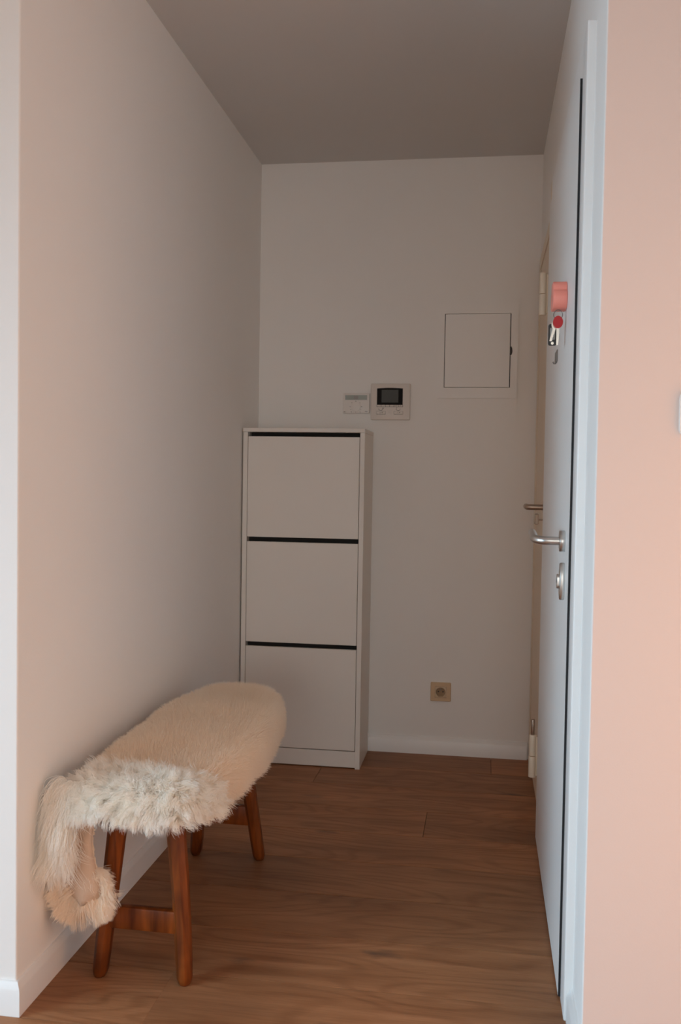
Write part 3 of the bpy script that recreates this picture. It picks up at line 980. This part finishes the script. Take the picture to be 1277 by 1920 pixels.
# ---- wool strands
def hsh(x, y, z, k):
    return (np.sin(x * 127.1 * k + y * 311.7 * k + z * 74.7 * k) * 43758.5453) % 1.0


def smooth_noise(P, f, seed):
    r = np.random.default_rng(seed)
    out = np.zeros(len(P))
    for _ in range(6):
        d = r.normal(size=3); d /= np.linalg.norm(d)
        out += np.sin(P @ d * f * (0.6 + r.random()) + r.random() * 6.28)
    return out / 6 * 1.6


def sample_mesh(V, Fq, n, g, weight=None):
    tris = []
    for f in Fq:
        tris.append((f[0], f[1], f[2]))
        if len(f) == 4: tris.append((f[0], f[2], f[3]))
    T_ = np.array(tris); V = np.array([tuple(v) for v in V])
    A, B, C = V[T_[:, 0]], V[T_[:, 1]], V[T_[:, 2]]
    N = np.cross(B - A, C - A); ar = np.linalg.norm(N, axis=1) + 1e-12
    p = ar.copy()
    if weight is not None:
        p *= weight((A + B + C) / 3)
    idx = g.choice(len(T_), n, p=p / p.sum())
    u, v = g.random(n), g.random(n)
    fl = u + v > 1; u[fl], v[fl] = 1 - u[fl], 1 - v[fl]
    P = A[idx] + (B - A)[idx] * u[:, None] + (C - A)[idx] * v[:, None]
    return P, N[idx] / ar[idx][:, None]


def strands(name, P, D0, D1, length, rad, material, parent, clump_n, clump, curl, curl_f, g, steps=7, droop=0.0, lvar=0.0):
    """P roots, D0 start direction, D1 direction bent towards; strands gathered to clump tips, with curl"""
    n = len(P)
    t = np.linspace(0, 1, steps)
    # clump centres
    ci = g.choice(n, min(clump_n, n), replace=False)
    C = P[ci]
    own = np.zeros(n, int)
    for s in range(0, n, 4000):
        d = ((P[s:s + 4000, None, :] - C[None]) ** 2).sum(2)
        own[s:s + 4000] = d.argmin(1)
    path = np.zeros((n, steps, 3)); cp = np.zeros((len(C), steps, 3))
    jit = g.normal(size=(len(C), 3)) * 0.28
    cD0 = D0[ci] + jit; cD1 = D1[ci] + jit * 1.4
    lm = 1 + lvar * (2 * g.random(len(C)) - 1)
    cl = length[ci] * lm
    length = length * lm[own]

    def walk(p, d0, d1, ln, out):
        cur = p.copy(); out[:, 0] = cur
        for k in range(1, steps):
            d = d0 * (1 - t[k]) + d1 * t[k]
            d[:, 2] -= droop * t[k]
            d /= np.linalg.norm(d, axis=1)[:, None]
            cur = cur + d * (ln / (steps - 1))[:, None]
            out[:, k] = cur
    sj = g.normal(size=(n, 3)) * 0.22
    walk(P, D0 + sj, D1 + sj * 1.5, length * (0.8 + 0.4 * g.random(n)), path)
    walk(C, cD0, cD1, cl, cp)
    w = (t ** 1.3)[None, :, None] * (clump if np.isscalar(clump) else clump[:, None, None])
    path = path * (1 - w) + cp[own] * w
    # curl follows the clump, with a little of its own
    ph = (g.random(len(C)) * 6.28)[own][:, None] + g.normal(size=(n, 1)) * 0.5
    fr = curl_f * (0.8 + 0.4 * g.random(len(C)))[own][:, None]
    cu = (curl if np.ndim(curl) else np.full(n, curl))[:, None]
    ang = ph + t[None] * fr
    e1 = np.cross(D0, np.array([0.3, 0.5, 0.81])); e1 /= np.linalg.norm(e1, axis=1)[:, None] + 1e-9
    e2 = np.cross(D0, e1)
    amp = cu * t[None] ** 0.8
    path += (amp * np.cos(ang))[:, :, None] * e1[:, None] + (amp * np.sin(ang))[:, :, None] * e2[:, None]
    path[:, :, 2] = np.maximum(path[:, :, 2], 0.075)
    path[:, :, 0] = np.maximum(path[:, :, 0], XL + 0.003)
    hc = bpy.data.hair_curves.new(name)
    hc.add_curves([steps] * n)
    off = np.array(parent.location)
    hc.attributes['position'].data.foreach_set('vector', (path - 0).astype(np.float32).ravel())
    ra = hc.attributes.get('radius') or hc.attributes.new('radius', 'FLOAT', 'POINT')
    prof = rad * np.array([1, 1, 1, .95, .85, .6, .2])[None, :steps] * np.ones((n, 1))
    ra.data.foreach_set('value', prof.astype(np.float32).ravel())
    hc.materials.append(material)
    o = bpy.data.objects.new(name, hc)
    COL.objects.link(o)
    o.parent = parent
    o.matrix_parent_inverse = Matrix.Translation(parent.location).inverted()
    o['kind'] = 'stuff'
    return o


g = np.random.default_rng(11)


def field(P, N):
    """comb direction: plush standing up on top, outward and down at the rim"""
    c = np.array([SK[0], SK[1], 0])
    rx, ry = (P[:, 0] - SK[0]) / 0.165, (P[:, 1] - SK[1]) / 0.49
    out = np.stack([np.sign(rx) * np.abs(rx) ** 2.5, np.sign(ry) * np.abs(ry) ** 3, np.zeros(len(P))], 1)
    return out


# plush wool over the whole back
P, N = sample_mesh(verts, faces, 90000, g)
N = N * np.sign(N[:, 2:3] + 1e-6)
out = field(P, N)
swirl = np.stack([smooth_noise(P, 14, 1), smooth_noise(P, 14, 2), np.zeros(len(P))], 1) * 0.22
D0 = N + out * 0.25 + swirl * 0.5
D1 = N * 0.8 + out * 0.55 + swirl + np.array([0.10, -0.10, 0])
front = np.clip((2.085 - P[:, 1]) / 0.10, 0, 1) * np.clip((-0.61 - P[:, 0]) / 0.05, 0, 1)
ln = 0.034 + 0.003 * smooth_noise(P, 30, 3)
keep = front < 0.35 + 0.6 * g.random(len(P))
strands('wool', P[keep], D0[keep], D1[keep], ln[keep], 0.00036, M['wool'], skin, 5000, 0.22, 0.0010, 5.0, g, droop=0.15)


# longer, whiter locks over the front edge
def wfront(c):
    return ((c[:, 1] < 2.075) & (c[:, 0] < -0.60)).astype(float) + 1e-9


P, N = sample_mesh(verts, faces, 30000, g, wfront)
N = N * np.sign(N[:, 2:3] + 1e-6)
out = field(P, N)
steep = np.clip((2.02 - P[:, 1]) / 0.07, 0, 1)
fan = smooth_noise(P, 38, 4)
D0 = N + out * 0.25 + np.array([0, -0.15, 0])
D1 = N * 0.45 + out * 0.45 + np.stack([fan * 0.55, -0.30 - 0.25 * steep, 0.15 - 0.75 * steep + 0.3 * smooth_noise(P, 60, 14)], 1)
ln = 0.040 + 0.008 * smooth_noise(P, 40, 6) + 0.012 * steep
strands('wool_locks', P, D0, D1, ln, 0.00036, M['wool_white'], skin, 1300, 0.62, 0.0030, 8.0, g, droop=0.2, lvar=0.35)

# wool of the hanging piece: from its back and its rim
n = 24000
s_ = g.random(n) ** 0.75; v = g.random(n) * 2 - 1
rim = g.random(n) < 0.6
v = np.where(rim, np.sign(v) * (1 - 0.12 * g.random(n)), v)
s_ = np.where(rim & (g.random(n) < 0.42), 0.93 + 0.07 * g.random(n), s_)
P = np.array([tuple(flap_point(a, b)) for a, b in zip(s_, v)]) + np.array([0, 0.004, 0])
tipf = np.clip((s_ - 0.72) / 0.28, 0, 1)
D0 = np.stack([v * 0.9, 0.5 - 0.45 * rim, -0.15 - 1.1 * tipf], 1)
D1 = np.stack([v * 0.8 + np.where(v > 0, 0.25, -0.1) * tipf, 0.15 - 0.35 * rim, -0.55 - 0.8 * tipf], 1)
ln = (0.046 + 0.010 * smooth_noise(P, 40, 8)) * np.where((v > 0) & (s_ < 0.66), 0.12, 1.0) * (1 + 0.22 * tipf) * np.where(v > 0, 0.78, 0.95)
strands('wool_fringe', P, D0, D1, ln, 0.00036, M['wool'], skin, 480, 0.62, 0.0018, 5.0, g, droop=0.3, lvar=0.22)

# white locks falling over the shoulder and top of the hanging piece
n = 14000
s_ = -0.16 + 0.62 * g.random(n) ** 1.15; v = -1.35 + np.where(s_ < 0.02, 2.2, 0.85) * g.random(n) ** 1.15
P = np.array([tuple(flap_point(max(a, 0.0), b)) for a, b in zip(s_, v)])
P += np.stack([np.zeros(n), np.full(n, -0.006), np.where(s_ < 0, -s_ * 0.30, 0)], 1)
D0 = np.stack([v * 0.16, np.full(n, -0.75), np.full(n, -0.1)], 1)
D1 = np.stack([v * 0.08, np.full(n, -0.05), np.full(n, -1.0)], 1)
ln = 0.062 + 0.016 * smooth_noise(P, 60, 9) - 0.022 * (v + 0.2)
strands('wool_locks', P, D0, D1, np.clip(ln, 0.025, 0.095), 0.00036, M['wool_white'], skin, 420, 0.58, 0.0026, 7.0, g, droop=0.2, lvar=0.38)

# wool rounding the shoulder between the seat's corner and the hanging piece
n = 7000
a_ = g.random(n); b_ = g.random(n)
P = np.stack([-0.905 + 0.075 * a_, 1.952 + 0.055 * b_ * (1 - a_ * 0.6), 0.437 - 0.030 * (1 - b_) + 0.006 * a_], 1)
D0 = np.stack([-0.55 * (1 - a_) - 0.1, -0.65 + 0 * a_, 0.55 - 0.35 * (1 - b_)], 1)
D1 = np.stack([-0.45 * (1 - a_) + 0.25 * smooth_noise(P, 50, 21), -0.5 + 0 * a_, -0.35 + 0.3 * b_], 1)
ln = 0.046 + 0.008 * smooth_noise(P, 50, 22)
strands('wool_locks', P, D0, D1, ln, 0.00036, M['wool_white'], skin, 330, 0.55, 0.0026, 7.0, g, droop=0.2, lvar=0.35)
